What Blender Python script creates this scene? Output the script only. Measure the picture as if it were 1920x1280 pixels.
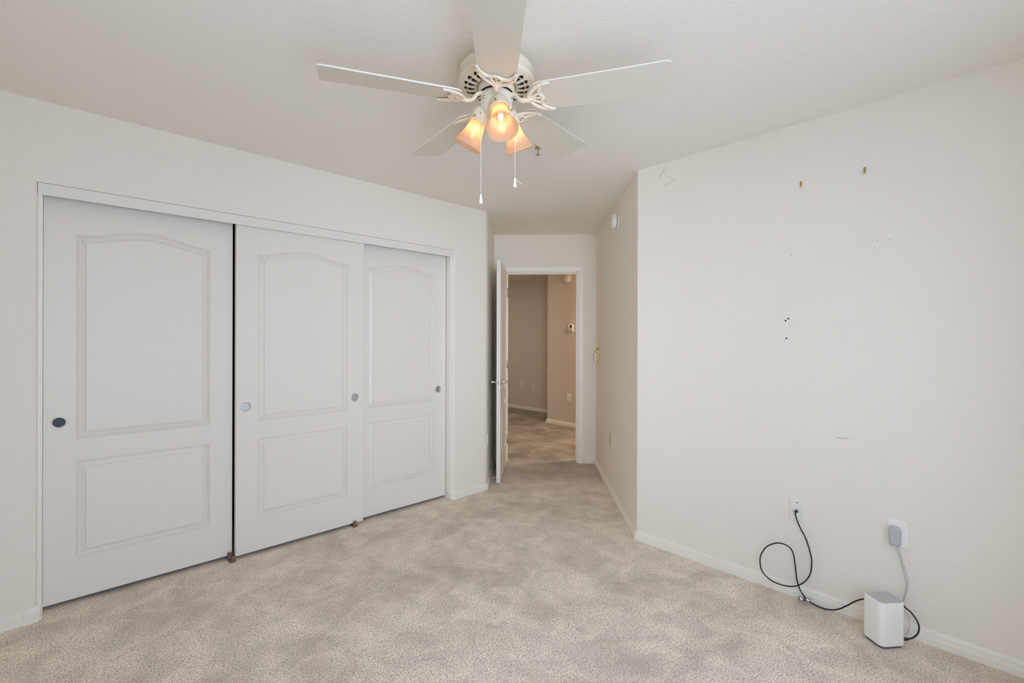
import bpy, bmesh, math, random
from mathutils import Vector, Matrix
from math import sin, cos, pi, radians

random.seed(7)
for o in list(bpy.data.objects):
    bpy.data.objects.remove(o)
scene = bpy.context.scene
COL = scene.collection

# ------------------------------------------------------------------ camera
# world: closet wall lies in the plane y = 3.115, right wall in x = 2.733,
# camera stands over the origin in the near left corner of the room.
F_PX = 873.61
cam_d = bpy.data.cameras.new('camera')
cam_d.sensor_width = 36.0
cam_d.lens = F_PX / 1920 * 36.0
cam_d.shift_y = -(640 - 634.64) / 1920
cam_d.clip_start = 0.02
cam = bpy.data.objects.new('camera', cam_d)
COL.objects.link(cam)
cam.matrix_world = (Matrix.Translation((0, 0, 1.3266))
                    @ Matrix.Rotation(radians(46.3009 - 90), 4, 'Z')
                    @ Matrix.Rotation(radians(90), 4, 'X')
                    @ Matrix.Rotation(0.00256, 4, 'Z'))
scene.camera = cam

# ------------------------------------------------------------------ world, daylight, exposure
world = bpy.data.worlds.new('daylight')
scene.world = world
world.use_nodes = True
wn = world.node_tree
wn.nodes['Background'].inputs['Color'].default_value = (0.90, 0.95, 1.0, 1)
wn.nodes['Background'].inputs['Strength'].default_value = 0.2
WIN_X0, WIN_X1, WIN_Z0, WIN_Z1, WIN_Y = -0.15, 2.20, 0.35, 2.10, -0.34


def area(name, loc, rot, sx, sy, power, color):
    d = bpy.data.lights.new(name, 'AREA')
    d.shape = 'RECTANGLE'
    d.size, d.size_y, d.energy, d.color = sx, sy, power, color
    o = bpy.data.objects.new(name, d)
    COL.objects.link(o)
    o.location = loc
    o.rotation_euler = rot
    return o


# daylight area lights outside the unseen window, added to light the room
DAY = (0.75, 0.908, 1.175)
area('added_daylight', (0.425, WIN_Y - 0.14, 1.22), (radians(90), 0, 0), 1.15, WIN_Z1 - WIN_Z0, 18.5, DAY)
area('added_daylight', (1.88, WIN_Y - 0.14, 1.22), (radians(90), 0, 0), 0.6, WIN_Z1 - WIN_Z0, 4.4, DAY)
# fill light added outside the window, aimed at the room's far corner
area('far_corner_fill', (-0.20, WIN_Y - 0.75, 1.35), (radians(90), 0, radians(-34)), 0.9, 1.2, 4.4, (0.82, 0.92, 1.05)).data.spread = radians(55)
# unseen warm lights added under the hall ceiling to brighten its walls
area('added_hall_light', (5.0, 2.75, 2.36), (0, 0, 0), 0.3, 0.3, 19, (1.0, 0.82, 0.60))
area('added_hall_light', (4.5, 6.4, 2.36), (0, 0, 0), 0.3, 0.3, 5, (1.0, 0.82, 0.66))

scene.view_settings.view_transform = 'Standard'
scene.view_settings.look = 'None'
scene.view_settings.gamma = 1
scene.view_settings.use_curve_mapping = False
scene.view_settings.exposure = 0.61
scene.cycles.max_bounces = 16
scene.cycles.diffuse_bounces = 12
scene.cycles.use_denoising = True
scene.cycles.sample_clamp_indirect = 6
scene.cycles.caustics_reflective = False
scene.cycles.caustics_refractive = False


# ------------------------------------------------------------------ materials
def new_mat(name):
    m = bpy.data.materials.new(name)
    m.use_nodes = True
    nt = m.node_tree
    b = nt.nodes['Principled BSDF']
    return m, nt, b


def mat(name, col, rough=0.5, metal=0.0, spec=0.5, noise=0.0, nscale=40, bump=0.0, bscale=120, coat=0.0):
    m, nt, b = new_mat(name)
    b.inputs['Roughness'].default_value = rough
    b.inputs['Metallic'].default_value = metal
    b.inputs['Specular IOR Level'].default_value = spec
    b.inputs['Coat Weight'].default_value = coat
    tc = nt.nodes.new('ShaderNodeTexCoord')
    n = nt.nodes.new('ShaderNodeTexNoise')
    n.inputs['Scale'].default_value = nscale
    n.inputs['Detail'].default_value = 3
    nt.links.new(tc.outputs['Object'], n.inputs['Vector'])
    r = nt.nodes.new('ShaderNodeMix')
    r.data_type = 'RGBA'
    r.inputs['A'].default_value = (*[c * (1 - noise) for c in col], 1)
    r.inputs['B'].default_value = (*[min(1, c * (1 + noise)) for c in col], 1)
    nt.links.new(n.outputs['Fac'], r.inputs['Factor'])
    nt.links.new(r.outputs['Result'], b.inputs['Base Color'])
    if bump > 0:
        n2 = nt.nodes.new('ShaderNodeTexNoise')
        n2.inputs['Scale'].default_value = bscale
        n2.inputs['Detail'].default_value = 2
        nt.links.new(tc.outputs['Object'], n2.inputs['Vector'])
        bp = nt.nodes.new('ShaderNodeBump')
        bp.inputs['Strength'].default_value = bump
        bp.inputs['Distance'].default_value = 0.002
        nt.links.new(n2.outputs['Fac'], bp.inputs['Height'])
        nt.links.new(bp.outputs['Normal'], b.inputs['Normal'])
    return m


def grain_mat(name, col, axis='Z', rough=0.42):
    """painted moulded board: embossed wood grain running along one axis"""
    m, nt, b = new_mat(name)
    b.inputs['Base Color'].default_value = (*col, 1)
    b.inputs['Roughness'].default_value = rough
    tc = nt.nodes.new('ShaderNodeTexCoord')
    mp = nt.nodes.new('ShaderNodeMapping')
    mp.inputs['Scale'].default_value = (1, 1, 0.035) if axis == 'Z' else (0.035, 1, 1)
    nt.links.new(tc.outputs['Object'], mp.inputs['Vector'])
    n = nt.nodes.new('ShaderNodeTexNoise')
    n.inputs['Scale'].default_value = 260
    n.inputs['Detail'].default_value = 3
    n.inputs['Distortion'].default_value = 0.6
    nt.links.new(mp.outputs['Vector'], n.inputs['Vector'])
    mp2 = nt.nodes.new('ShaderNodeMapping')
    mp2.inputs['Scale'].default_value = (1, 1, 0.12) if axis == 'Z' else (0.12, 1, 1)
    nt.links.new(tc.outputs['Object'], mp2.inputs['Vector'])
    w = nt.nodes.new('ShaderNodeTexWave')
    w.wave_type = 'BANDS'
    w.inputs['Scale'].default_value = 26
    w.inputs['Distortion'].default_value = 14
    w.inputs['Detail'].default_value = 1.5
    w.inputs['Detail Scale'].default_value = 0.35
    nt.links.new(mp2.outputs['Vector'], w.inputs['Vector'])
    ad = nt.nodes.new('ShaderNodeMath')
    ad.operation = 'MULTIPLY_ADD'
    ad.inputs[1].default_value = 0.35
    nt.links.new(w.outputs['Fac'], ad.inputs[0])
    nt.links.new(n.outputs['Fac'], ad.inputs[2])
    bp = nt.nodes.new('ShaderNodeBump')
    bp.inputs['Strength'].default_value = 0.35
    bp.inputs['Distance'].default_value = 0.0009
    nt.links.new(ad.outputs['Value'], bp.inputs['Height'])
    nt.links.new(bp.outputs['Normal'], b.inputs['Normal'])
    return m


def plaster_mat(name, col, rough=0.75, strength=0.32, scale=95, blot=0.02):
    m, nt, b = new_mat(name)
    b.inputs['Roughness'].default_value = rough
    b.inputs['Specular IOR Level'].default_value = 0.3
    tc = nt.nodes.new('ShaderNodeTexCoord')
    n = nt.nodes.new('ShaderNodeTexNoise')
    n.inputs['Scale'].default_value = scale
    n.inputs['Detail'].default_value = 2.5
    n.inputs['Roughness'].default_value = 0.55
    nt.links.new(tc.outputs['Object'], n.inputs['Vector'])
    cr = nt.nodes.new('ShaderNodeMapRange')
    cr.inputs['From Min'].default_value = 0.42
    cr.inputs['From Max'].default_value = 0.62
    nt.links.new(n.outputs['Fac'], cr.inputs['Value'])
    bp = nt.nodes.new('ShaderNodeBump')
    bp.inputs['Strength'].default_value = strength
    bp.inputs['Distance'].default_value = 0.0022
    nt.links.new(cr.outputs['Result'], bp.inputs['Height'])
    nt.links.new(bp.outputs['Normal'], b.inputs['Normal'])
    n2 = nt.nodes.new('ShaderNodeTexNoise')
    n2.inputs['Scale'].default_value = 1.7
    n2.inputs['Detail'].default_value = 4
    nt.links.new(tc.outputs['Object'], n2.inputs['Vector'])
    mx = nt.nodes.new('ShaderNodeMix')
    mx.data_type = 'RGBA'
    mx.inputs['A'].default_value = (*[c * (1 - blot) for c in col], 1)
    mx.inputs['B'].default_value = (*[c * (1 + blot) for c in col], 1)
    nt.links.new(n2.outputs['Fac'], mx.inputs['Factor'])
    nt.links.new(mx.outputs['Result'], b.inputs['Base Color'])
    return m


def carpet_mat():
    m, nt, b = new_mat('carpet_pile')
    b.inputs['Roughness'].default_value = 1.0
    b.inputs['Specular IOR Level'].default_value = 0.05
    b.inputs['Sheen Weight'].default_value = 0.15
    L = nt.links.new
    tc = nt.nodes.new('ShaderNodeTexCoord')

    def noise(scale, detail=2.0, rough=0.5, dist=0.0, vec=None):
        n = nt.nodes.new('ShaderNodeTexNoise')
        n.inputs['Scale'].default_value = scale
        n.inputs['Detail'].default_value = detail
        n.inputs['Roughness'].default_value = rough
        n.inputs['Distortion'].default_value = dist
        L(vec or tc.outputs['Object'], n.inputs['Vector'])
        return n.outputs['Fac']

    def rng(v, a, c, d, e):
        n = nt.nodes.new('ShaderNodeMapRange')
        for k, x in zip(('From Min', 'From Max', 'To Min', 'To Max'), (a, c, d, e)):
            n.inputs[k].default_value = x
        L(v, n.inputs['Value'])
        return n.outputs['Result']

    def mix(f, A, B, mode='MIX'):
        n = nt.nodes.new('ShaderNodeMix')
        n.data_type = 'RGBA'
        n.blend_type = mode
        for k, x in (('Factor', f), ('A', A), ('B', B)):
            if isinstance(x, (tuple, float, int)):
                n.inputs[k].default_value = x
            else:
                L(x, n.inputs[k])
        return n.outputs['Result']
    tuft = noise(165, 3.0, 0.60, 0.5)
    fleck = rng(tuft, 0.36, 0.54, 0.0, 1.0)
    base = mix(fleck, (0.40, 0.315, 0.245, 1), (0.91, 0.815, 0.71, 1))
    # traffic wear and soiling: slow blotches
    wear = rng(noise(2.1, 5, 0.6, 0.4), 0.46, 0.68, 0.0, 0.50)
    c1 = mix(wear, base, (0.44, 0.36, 0.285, 1))
    # footprints and vacuum strokes: paler / darker nap
    nap = rng(noise(6.5, 3, 0.55, 0.8), 0.35, 0.68, 0.86, 1.10)
    cmb = nt.nodes.new('ShaderNodeCombineColor')
    for k in ('Red', 'Green', 'Blue'):
        L(nap, cmb.inputs[k])
    c2 = mix(1.0, c1, cmb.outputs['Color'], 'MULTIPLY')
    # streaky soiling in doorway and hall, plus dimness painted into the carpet colour
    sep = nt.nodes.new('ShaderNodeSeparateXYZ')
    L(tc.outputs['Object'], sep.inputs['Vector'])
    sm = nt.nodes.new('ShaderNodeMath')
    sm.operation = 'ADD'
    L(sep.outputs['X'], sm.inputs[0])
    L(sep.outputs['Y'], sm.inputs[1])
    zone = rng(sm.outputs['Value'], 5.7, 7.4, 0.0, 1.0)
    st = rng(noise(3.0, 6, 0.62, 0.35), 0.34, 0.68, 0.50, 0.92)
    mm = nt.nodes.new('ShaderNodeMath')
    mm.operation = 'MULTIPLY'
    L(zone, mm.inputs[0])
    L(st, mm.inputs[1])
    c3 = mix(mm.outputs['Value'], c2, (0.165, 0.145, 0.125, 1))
    L(c3, b.inputs['Base Color'])
    bp = nt.nodes.new('ShaderNodeBump')
    bp.inputs['Strength'].default_value = 0.2
    bp.inputs['Distance'].default_value = 0.007
    L(tuft, bp.inputs['Height'])
    L(bp.outputs['Normal'], b.inputs['Normal'])
    return m


WALL = plaster_mat('wall_paint', (0.858, 0.818, 0.748))
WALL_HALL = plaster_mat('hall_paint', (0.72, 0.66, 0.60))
CEIL = plaster_mat('ceiling_paint', (0.858, 0.82, 0.758), strength=0.30, scale=95)
CARPET = carpet_mat()
TRIM = mat('trim_paint', (0.88, 0.85, 0.785), rough=0.4, noise=0.01)
DOORP = grain_mat('door_paint', (0.82, 0.79, 0.735))
FASC = grain_mat('fascia_paint', (0.82, 0.80, 0.755), axis='X')
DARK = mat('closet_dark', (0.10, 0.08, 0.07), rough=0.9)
CHROME = mat('brushed_nickel', (0.52, 0.51, 0.50), rough=0.42, metal=1.0)
RIM = mat('pull_rim', (0.70, 0.69, 0.68), rough=0.3, metal=1.0)
PULL_D = mat('dark_pull', (0.05, 0.05, 0.055), rough=0.35, metal=1.0)  # darker metal for the left door's pull cup
STEEL = mat('polished_steel', (0.75, 0.74, 0.73), rough=0.15, metal=1.0)
BRASS = mat('brass', (0.55, 0.38, 0.12), rough=0.28, metal=1.0)
FANP = mat('fan_cream_enamel', (0.76, 0.70, 0.58), rough=0.32, noise=0.015)
BLADE = mat('fan_blade_laminate', (0.65, 0.605, 0.515), rough=0.30, noise=0.01)
BLADE_EDGE = mat('blade_edge', (0.78, 0.75, 0.69), rough=0.5)
BLACK = mat('vent_black', (0.008, 0.008, 0.008), rough=0.8)
RUBBER = mat('black_rubber', (0.012, 0.012, 0.014), rough=0.35)
PLASTIC = mat('white_plastic', (0.92, 0.91, 0.875), rough=0.35)
PLATEP = mat('plate_plastic', (0.85, 0.825, 0.77), rough=0.35)
GREYP = mat('grey_plastic', (0.50, 0.52, 0.54), rough=0.4)
IVORY = mat('ivory_plastic', (0.62, 0.54, 0.38), rough=0.4)
BROWNP = mat('brown_plastic', (0.20, 0.13, 0.08), rough=0.45)
SCUFF = mat('filler_scuff', (0.74, 0.70, 0.60), rough=0.8, noise=0.1)
SLOTM = mat('slot_dark', (0.03, 0.03, 0.03), rough=0.6)
SCREEN = mat('lcd_dark', (0.03, 0.04, 0.035), rough=0.2)
CHAIN = mat('pull_chain', (0.80, 0.79, 0.76), rough=0.4)


def glass_shade():
    m = bpy.data.materials.new('frosted_peach_glass')
    m.use_nodes = True
    nt = m.node_tree
    nt.nodes.clear()
    out = nt.nodes.new('ShaderNodeOutputMaterial')
    tr = nt.nodes.new('ShaderNodeBsdfTranslucent')
    tr.inputs['Color'].default_value = (0.95, 0.77, 0.60, 1)
    tp = nt.nodes.new('ShaderNodeBsdfTransparent')
    tp.inputs['Color'].default_value = (0.98, 0.83, 0.70, 1)
    df = nt.nodes.new('ShaderNodeBsdfDiffuse')
    df.inputs['Color'].default_value = (0.88, 0.74, 0.62, 1)
    gl = nt.nodes.new('ShaderNodeBsdfGlossy')
    gl.inputs['Roughness'].default_value = 0.25
    m1 = nt.nodes.new('ShaderNodeMixShader')
    m1.inputs[0].default_value = 0.30
    m2 = nt.nodes.new('ShaderNodeMixShader')
    m2.inputs[0].default_value = 0.22
    m3 = nt.nodes.new('ShaderNodeMixShader')
    m3.inputs[0].default_value = 0.05
    L = nt.links.new
    L(tr.outputs[0], m1.inputs[1])
    L(df.outputs[0], m1.inputs[2])
    L(m1.outputs[0], m2.inputs[1])
    L(tp.outputs[0], m2.inputs[2])
    L(m2.outputs[0], m3.inputs[1])
    L(gl.outputs[0], m3.inputs[2])
    L(m3.outputs[0], out.inputs['Surface'])
    return m


def emis(name, col, strength):
    m = bpy.data.materials.new(name)
    m.use_nodes = True
    nt = m.node_tree
    nt.nodes.clear()
    out = nt.nodes.new('ShaderNodeOutputMaterial')
    e = nt.nodes.new('ShaderNodeEmission')
    e.inputs['Color'].default_value = (*col, 1)
    e.inputs['Strength'].default_value = strength
    nt.links.new(e.outputs[0], out.inputs['Surface'])
    return m


SHADE = glass_shade()
BULB = emis('lit_bulb', (1.0, 0.64, 0.32), 15)


# ------------------------------------------------------------------ mesh helpers
class MB:
    """collects vertices and faces, links them as one mesh object"""

    def __init__(self):
        self.v, self.f, self.s = [], [], []

    def add(self, vs, fs, smooth=False, M=None):
        n = len(self.v)
        for p in vs:
            p = Vector(p)
            self.v.append(M @ p if M is not None else p)
        for f in fs:
            self.f.append([i + n for i in f])
            self.s.append(smooth)
        return self

    def box(self, x0, x1, y0, y1, z0, z1, M=None):
        vs = [(x, y, z) for z in (z0, z1) for (x, y) in ((x0, y0), (x1, y0), (x1, y1), (x0, y1))]
        fs = [(0, 3, 2, 1), (4, 5, 6, 7), (0, 1, 5, 4), (1, 2, 6, 5), (2, 3, 7, 6), (3, 0, 4, 7)]
        return self.add(vs, fs, False, M)

    def prism(self, poly, z0, z1, M=None, smooth=False):
        n = len(poly)
        vs = [(x, y, z0) for x, y in poly] + [(x, y, z1) for x, y in poly]
        self.add(vs, [tuple(reversed(range(n))), tuple(range(n, 2 * n))], False, M)
        k = len(self.v) - 2 * n
        for i in range(n):
            j = (i + 1) % n
            self.f.append([k + i, k + j, k + n + j, k + n + i])
            self.s.append(smooth)
        return self

    def lathe(self, prof, seg=40, M=None, smooth=True, caps=True):
        vs, fs = [], []
        n = len(prof)
        for i in range(seg):
            a = 2 * pi * i / seg
            for r, z in prof:
                vs.append((r * cos(a), r * sin(a), z))
        for i in range(seg):
            j = (i + 1) % seg
            for k in range(n - 1):
                fs.append((i * n + k, j * n + k, j * n + k + 1, i * n + k + 1))
        if caps:
            if prof[0][0] > 1e-5:
                fs.append(tuple(i * n for i in reversed(range(seg))))
            if prof[-1][0] > 1e-5:
                fs.append(tuple(i * n + n - 1 for i in range(seg)))
        return self.add(vs, fs, smooth, M)

    def tube(self, pts, r, seg=10, M=None, flat=1.0, up=None):
        """round rod through points; r a number or list; flat squeezes along 'up'"""
        pts = [Vector(p) for p in pts]
        n = len(pts)
        rs = r if isinstance(r, (list, tuple)) else [r] * n
        vs, fs = [], []
        nrm = None
        for i, p in enumerate(pts):
            t = (pts[min(i + 1, n - 1)] - pts[max(i - 1, 0)])
            if t.length < 1e-9:
                t = Vector((0, 0, 1))
            t.normalize()
            if up is not None:
                b = Vector(up) - t * t.dot(Vector(up))
                b.normalize()
                nn = b
            else:
                if nrm is None:
                    ref = Vector((0, 0, 1)) if abs(t.z) < 0.9 else Vector((1, 0, 0))
                    nn = ref - t * t.dot(ref)
                else:
                    nn = nrm - t * t.dot(nrm)
                nn.normalize()
            nrm = nn
            bi = t.cross(nn)
            for k in range(seg):
                a = 2 * pi * k / seg
                vs.append(p + nn * (rs[i] * cos(a) * flat) + bi * (rs[i] * sin(a)))
        for i in range(n - 1):
            for k in range(seg):
                l = (k + 1) % seg
                fs.append((i * seg + k, i * seg + l, (i + 1) * seg + l, (i + 1) * seg + k))
        fs.append(tuple(reversed(range(seg))))
        fs.append(tuple((n - 1) * seg + k for k in range(seg)))
        return self.add(vs, fs, True, M)

    def ball(self, c, r, seg=16, M=None, sc=(1, 1, 1)):
        prof = [(r * sin(pi * i / 10) * 1.0, -r * cos(pi * i / 10)) for i in range(11)]
        prof[0] = (0.00001, -r)
        prof[-1] = (0.00001, r)
        T = Matrix.Translation(c) @ Matrix.Diagonal((*sc, 1))
        return self.lathe(prof, seg, (M @ T) if M is not None else T)

    def sweep(self, path, prof, closed=False, M=None, i0=0, i1=None):
        """sweep profile (offset to the left-hand side of the path, height) along a 2D path with mitres"""
        P = [Vector(p) for p in path]
        n = len(P)
        i1 = n - 1 if i1 is None else i1
        rows = []
        for i in range(i0, i1 + 1):
            d0 = (P[i] - P[i - 1]).normalized() if i > 0 else None
            d1 = (P[i + 1] - P[i]).normalized() if i < n - 1 else None
            if d0 is None:
                d0 = d1
            if d1 is None:
                d1 = d0
            n0 = Vector((-d0.y, d0.x))
            n1 = Vector((-d1.y, d1.x))
            m = (n0 + n1)
            m.normalize()
            m = m / max(0.2, m.dot(n0))
            rows.append([(P[i].x + m.x * o, P[i].y + m.y * o, z) for o, z in prof])
        k = len(prof)
        vs = [v for r_ in rows for v in r_]
        fs = []
        for i in range(len(rows) - 1):
            for j in range(k - 1):
                fs.append((i * k + j, (i + 1) * k + j, (i + 1) * k + j + 1, i * k + j + 1))
            fs.append((i * k + k - 1, (i + 1) * k + k - 1, (i + 1) * k, i * k))
        fs.append(tuple(range(k)))
        fs.append(tuple(reversed([(len(rows) - 1) * k + j for j in range(k)])))
        return self.add(vs, fs, False, M)

    def build(self, name, material, parent=None, M=None, bevel=0.0, fix=True):
        me = bpy.data.meshes.new(name)
        me.from_pydata([tuple(v) for v in self.v], [], self.f)
        for p, s in zip(me.polygons, self.s):
            p.use_smooth = s
        if fix:
            bm = bmesh.new()
            bm.from_mesh(me)
            bmesh.ops.recalc_face_normals(bm, faces=bm.faces)
            bm.to_mesh(me)
            bm.free()
        mats = material if isinstance(material, (list, tuple)) else [material]
        for m in mats:
            me.materials.append(m)
        o = bpy.data.objects.new(name, me)
        COL.objects.link(o)
        if M is not None:
            o.matrix_world = M
        if parent is not None:
            o.parent = parent
        if bevel > 0:
            md = o.modifiers.new('bevel', 'BEVEL')
            md.width = bevel
            md.segments = 2
            md.limit_method = 'ANGLE'
            md.angle_limit = radians(40)
        return o


def tag(o, label, cat, group=None, kind=None):
    o['label'] = label
    o['category'] = cat
    if group:
        o['group'] = group
    if kind:
        o['kind'] = kind
    return o


def struct(o, label, cat):
    return tag(o, label, cat, kind='structure')


def empty(name, M=None):
    o = bpy.data.objects.new(name, None)
    o.empty_display_size = 0.05
    COL.objects.link(o)
    if M is not None:
        o.matrix_world = M
    return o


def copy_tree(src, M=None, keep=None):
    c = src.copy()
    COL.objects.link(c)
    if M is not None:
        c.matrix_world = M
    for ch in [o for o in list(COL.objects) if o.parent == src]:
        d = ch.copy()
        COL.objects.link(d)
        d.parent = c
        for g in [o for o in list(COL.objects) if o.parent == ch]:
            e = g.copy()
            COL.objects.link(e)
            e.parent = d
    return c


def catmull(pts, sub=8):
    P = [Vector(p) for p in pts]
    out = []
    for i in range(len(P) - 1):
        p0, p1, p2, p3 = P[max(i - 1, 0)], P[i], P[i + 1], P[min(i + 2, len(P) - 1)]
        for k in range(sub):
            t = k / sub
            out.append(0.5 * ((2 * p1) + (p2 - p0) * t + (2 * p0 - 5 * p1 + 4 * p2 - p3) * t * t
                              + (3 * p1 - p0 - 3 * p2 + p3) * t ** 3))
    out.append(P[-1])
    return out


def rrect(w, h, r, seg=5):
    out = []
    for cx, cy, a0 in ((w / 2 - r, h / 2 - r, 0), (-w / 2 + r, h / 2 - r, 90), (-w / 2 + r, -h / 2 + r, 180),
                       (w / 2 - r, -h / 2 + r, 270)):
        for k in range(seg + 1):
            a = radians(a0 + 90 * k / seg)
            out.append((cx + r * cos(a), cy + r * sin(a)))
    return out


# ------------------------------------------------------------------ layout constants
H = 2.44
XL, XR, YN, YC = -0.30, 2.733, -0.34, 3.115        # near-left wall, right wall, window wall, closet wall
PSI = radians(44.353)
E1 = Vector((cos(PSI), sin(PSI)))                  # along the entry passage
E2 = Vector((sin(PSI), -cos(PSI)))                 # across it, to the right
SL, SR, SB = -0.362, 0.7244, 5.0                   # passage left wall, right wall, back wall


def hp(s, t):
    """passage coordinates (along, across) to world x, y"""
    v = E1 * s + E2 * t
    return (v.x, v.y)


HALL = Matrix(((E1.x, -E2.x, 0, 0), (E1.y, -E2.y, 0, 0), (0, 0, 1, 0), (0, 0, 0, 1)))   # local x along, y to the left
LX = (SL + cos(PSI) * YC) / sin(PSI)               # closet wall ends here
RY = (sin(PSI) * XR - SR) / cos(PSI)               # right wall ends here

# ------------------------------------------------------------------ floor and ceiling
struct(MB().box(-0.45, 6.5, -0.5, 7.7, -0.10, 0.0).build('floor', CARPET), 'beige cut pile carpet, worn and blotchy', 'carpet')
struct(MB().box(-0.45, 6.5, -0.5, 7.7, H, H + 0.10).build('ceiling', CEIL), 'white orange peel textured ceiling', 'ceiling')

# ------------------------------------------------------------------ closet wall with opening
OX0, OX1, OZ = -0.10, 2.306, 2.057
BR = 0.018


def arc(cx, cy, r, a0, a1, n=5):
    return [(cx + r * cos(radians(a0 + (a1 - a0) * k / n)), cy + r * sin(radians(a0 + (a1 - a0) * k / n)))
            for k in range(n + 1)]


m = MB()
T = 0.115
m.prism([(XL - 0.12, YC), (OX0 - BR, YC)] + arc(OX0 - BR, YC + BR, BR, -90, 0)[1:] + [(OX0, YC + T), (XL - 0.12, YC + T)], 0, OZ)
LQ = 0.012
end = arc(LX - LQ, YC + LQ, LQ, -90, -90 + 44.353, 4)[1:] + [(LX + 0.02, YC + 0.0255), (LX - 0.06, YC + T)]
m.prism([(OX1 + BR, YC), (LX - LQ, YC)] + end + [(OX1, YC + T), (OX1, YC + BR)] + arc(OX1 + BR, YC + BR, BR, 180, 270)[1:-1], 0, OZ)
m.prism([(XL - 0.12, YC), (LX - LQ, YC)] + end + [(XL - 0.12, YC + T)], OZ, H)
struct(m.build('wall_left', WALL), 'white wall around the sliding closet doors', 'wall')
# closet interior
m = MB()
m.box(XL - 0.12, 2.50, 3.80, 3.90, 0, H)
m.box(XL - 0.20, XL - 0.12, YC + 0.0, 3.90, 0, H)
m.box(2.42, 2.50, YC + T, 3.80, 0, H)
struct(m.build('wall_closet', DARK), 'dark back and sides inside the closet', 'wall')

# ------------------------------------------------------------------ other walls
# right wall with rounded outer corner towards the passage
a0 = 180.0
ang_n = math.degrees(math.atan2(-E2.y, -E2.x))     # normal of passage wall face (points left across the passage)
q = 0.02
cxr, cyr = XR + q, RY - q * math.tan(radians((180 - ang_n) / 2)) if False else None
# corner between face x=XR (normal 180 deg) and passage face (normal ang_n): fillet
half = radians((180 - ang_n) / 2)
tl = q * math.tan(half)
ccx, ccy = XR + q, RY - tl
fil = [(ccx + q * cos(radians(180 - (180 - ang_n) * k / 5)), ccy + q * sin(radians(180 - (180 - ang_n) * k / 5))) for k in range(6)]
pe = Vector((XR, RY)) + E1 * 0.06
po = pe + E2 * 0.10
poly = [(XR, YN - 0.12)] + fil + [(pe.x, pe.y), (po.x, po.y), (XR + 0.12, RY - 0.03), (XR + 0.12, YN - 0.12)]
struct(MB().prism(list(reversed(poly)), 0, H).build('wall_right', WALL), 'plain white wall with cable plates and hooks', 'wall')

s0 = E1.dot(Vector((XR, RY))) + 0.06
m = MB().prism([hp(s0, SR), hp(SB + 0.12, SR), hp(SB + 0.12, SR + 0.1), hp(s0, SR + 0.1)], 0, H)
struct(m.build('wall_entry_right', WALL), 'cream wall on the right of the entry passage', 'wall')
s1 = E1.dot(Vector((LX, YC))) + 0.028
m = MB().prism([hp(s1, SL), hp(SB + 0.12, SL), hp(SB + 0.12, SL - 0.1), hp(s1 + 0.04, SL - 0.1)], 0, H)
struct(m.build('wall_entry_left', WALL), 'narrow wall on the left of the entry passage behind the door', 'wall')

# back wall of the passage with the doorway
DL, DR, DZ = -0.245, 0.548, 2.052                  # rough opening in passage coordinates
m = MB()
m.prism([hp(SB, SL - 0.9), hp(SB, DL), hp(SB + 0.12, DL), hp(SB + 0.12, SL - 0.9)], 0, H)
m.prism([hp(SB, DR), hp(SB, SR + 0.9), hp(SB + 0.12, SR + 0.9), hp(SB + 0.12, DR)], 0, H)
m.prism([hp(SB, DL), hp(SB, DR), hp(SB + 0.12, DR), hp(SB + 0.12, DL)], DZ, H)
struct(m.build('wall_back', WALL), 'end wall of the entry passage holding the doorway', 'wall')

# walls behind and beside the camera
m = MB()
m.box(XL - 0.12, WIN_X0, YN - 0.12, YN, 0, H)
m.box(WIN_X1, XR + 0.12, YN - 0.12, YN, 0, H)
m.box(WIN_X0, WIN_X1, YN - 0.12, YN, 0, WIN_Z0)
m.box(WIN_X0, WIN_X1, YN - 0.12, YN, WIN_Z1, H)
struct(m.build('wall_near', WALL), 'white wall holding the window, behind the camera', 'wall')
struct(MB().box(XL - 0.12, XL, YN, YC, 0, H).build('wall_far_left', WALL), 'white wall just left of the camera', 'wall')
m = MB()
for (a, b, c, d) in ((WIN_X0, WIN_X0 + 0.045, WIN_Z0, WIN_Z1), (WIN_X1 - 0.045, WIN_X1, WIN_Z0, WIN_Z1),
                     (WIN_X0, WIN_X1, WIN_Z0, WIN_Z0 + 0.045), (WIN_X0, WIN_X1, WIN_Z1 - 0.045, WIN_Z1),
                     ((WIN_X0 + WIN_X1) / 2 - 0.025, (WIN_X0 + WIN_X1) / 2 + 0.025, WIN_Z0, WIN_Z1)):
    m.box(a, b, YN - 0.10, YN - 0.06, c, d)
struct(m.build('added_window_1', TRIM), 'unseen white framed sliding window behind the camera, added to light the room', 'window')  # unseen frame, added around the opening that lets daylight in

# hallway beyond the door
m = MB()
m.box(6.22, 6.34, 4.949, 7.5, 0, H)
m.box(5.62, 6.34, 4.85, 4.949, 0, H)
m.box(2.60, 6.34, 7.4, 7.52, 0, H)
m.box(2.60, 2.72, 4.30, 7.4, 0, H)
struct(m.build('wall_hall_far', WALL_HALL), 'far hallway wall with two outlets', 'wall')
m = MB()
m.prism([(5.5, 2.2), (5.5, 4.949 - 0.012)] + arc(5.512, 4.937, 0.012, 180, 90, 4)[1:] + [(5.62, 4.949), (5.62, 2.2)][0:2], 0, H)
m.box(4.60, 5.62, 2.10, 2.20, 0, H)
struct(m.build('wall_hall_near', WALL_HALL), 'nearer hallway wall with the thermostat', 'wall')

# ------------------------------------------------------------------ baseboards
BP = [(0, 0), (0.0165, 0), (0.0165, 0.027), (0.0150, 0.030), (0.0115, 0.0315), (0.0135, 0.0345), (0.0130, 0.0385), (0.0085, 0.0400), (0.0100, 0.0435),
      (0.0090, 0.0490), (0.0050, 0.0530), (0.0050, 0.0565), (0.0030, 0.0600), (0, 0.0600)]


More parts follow.
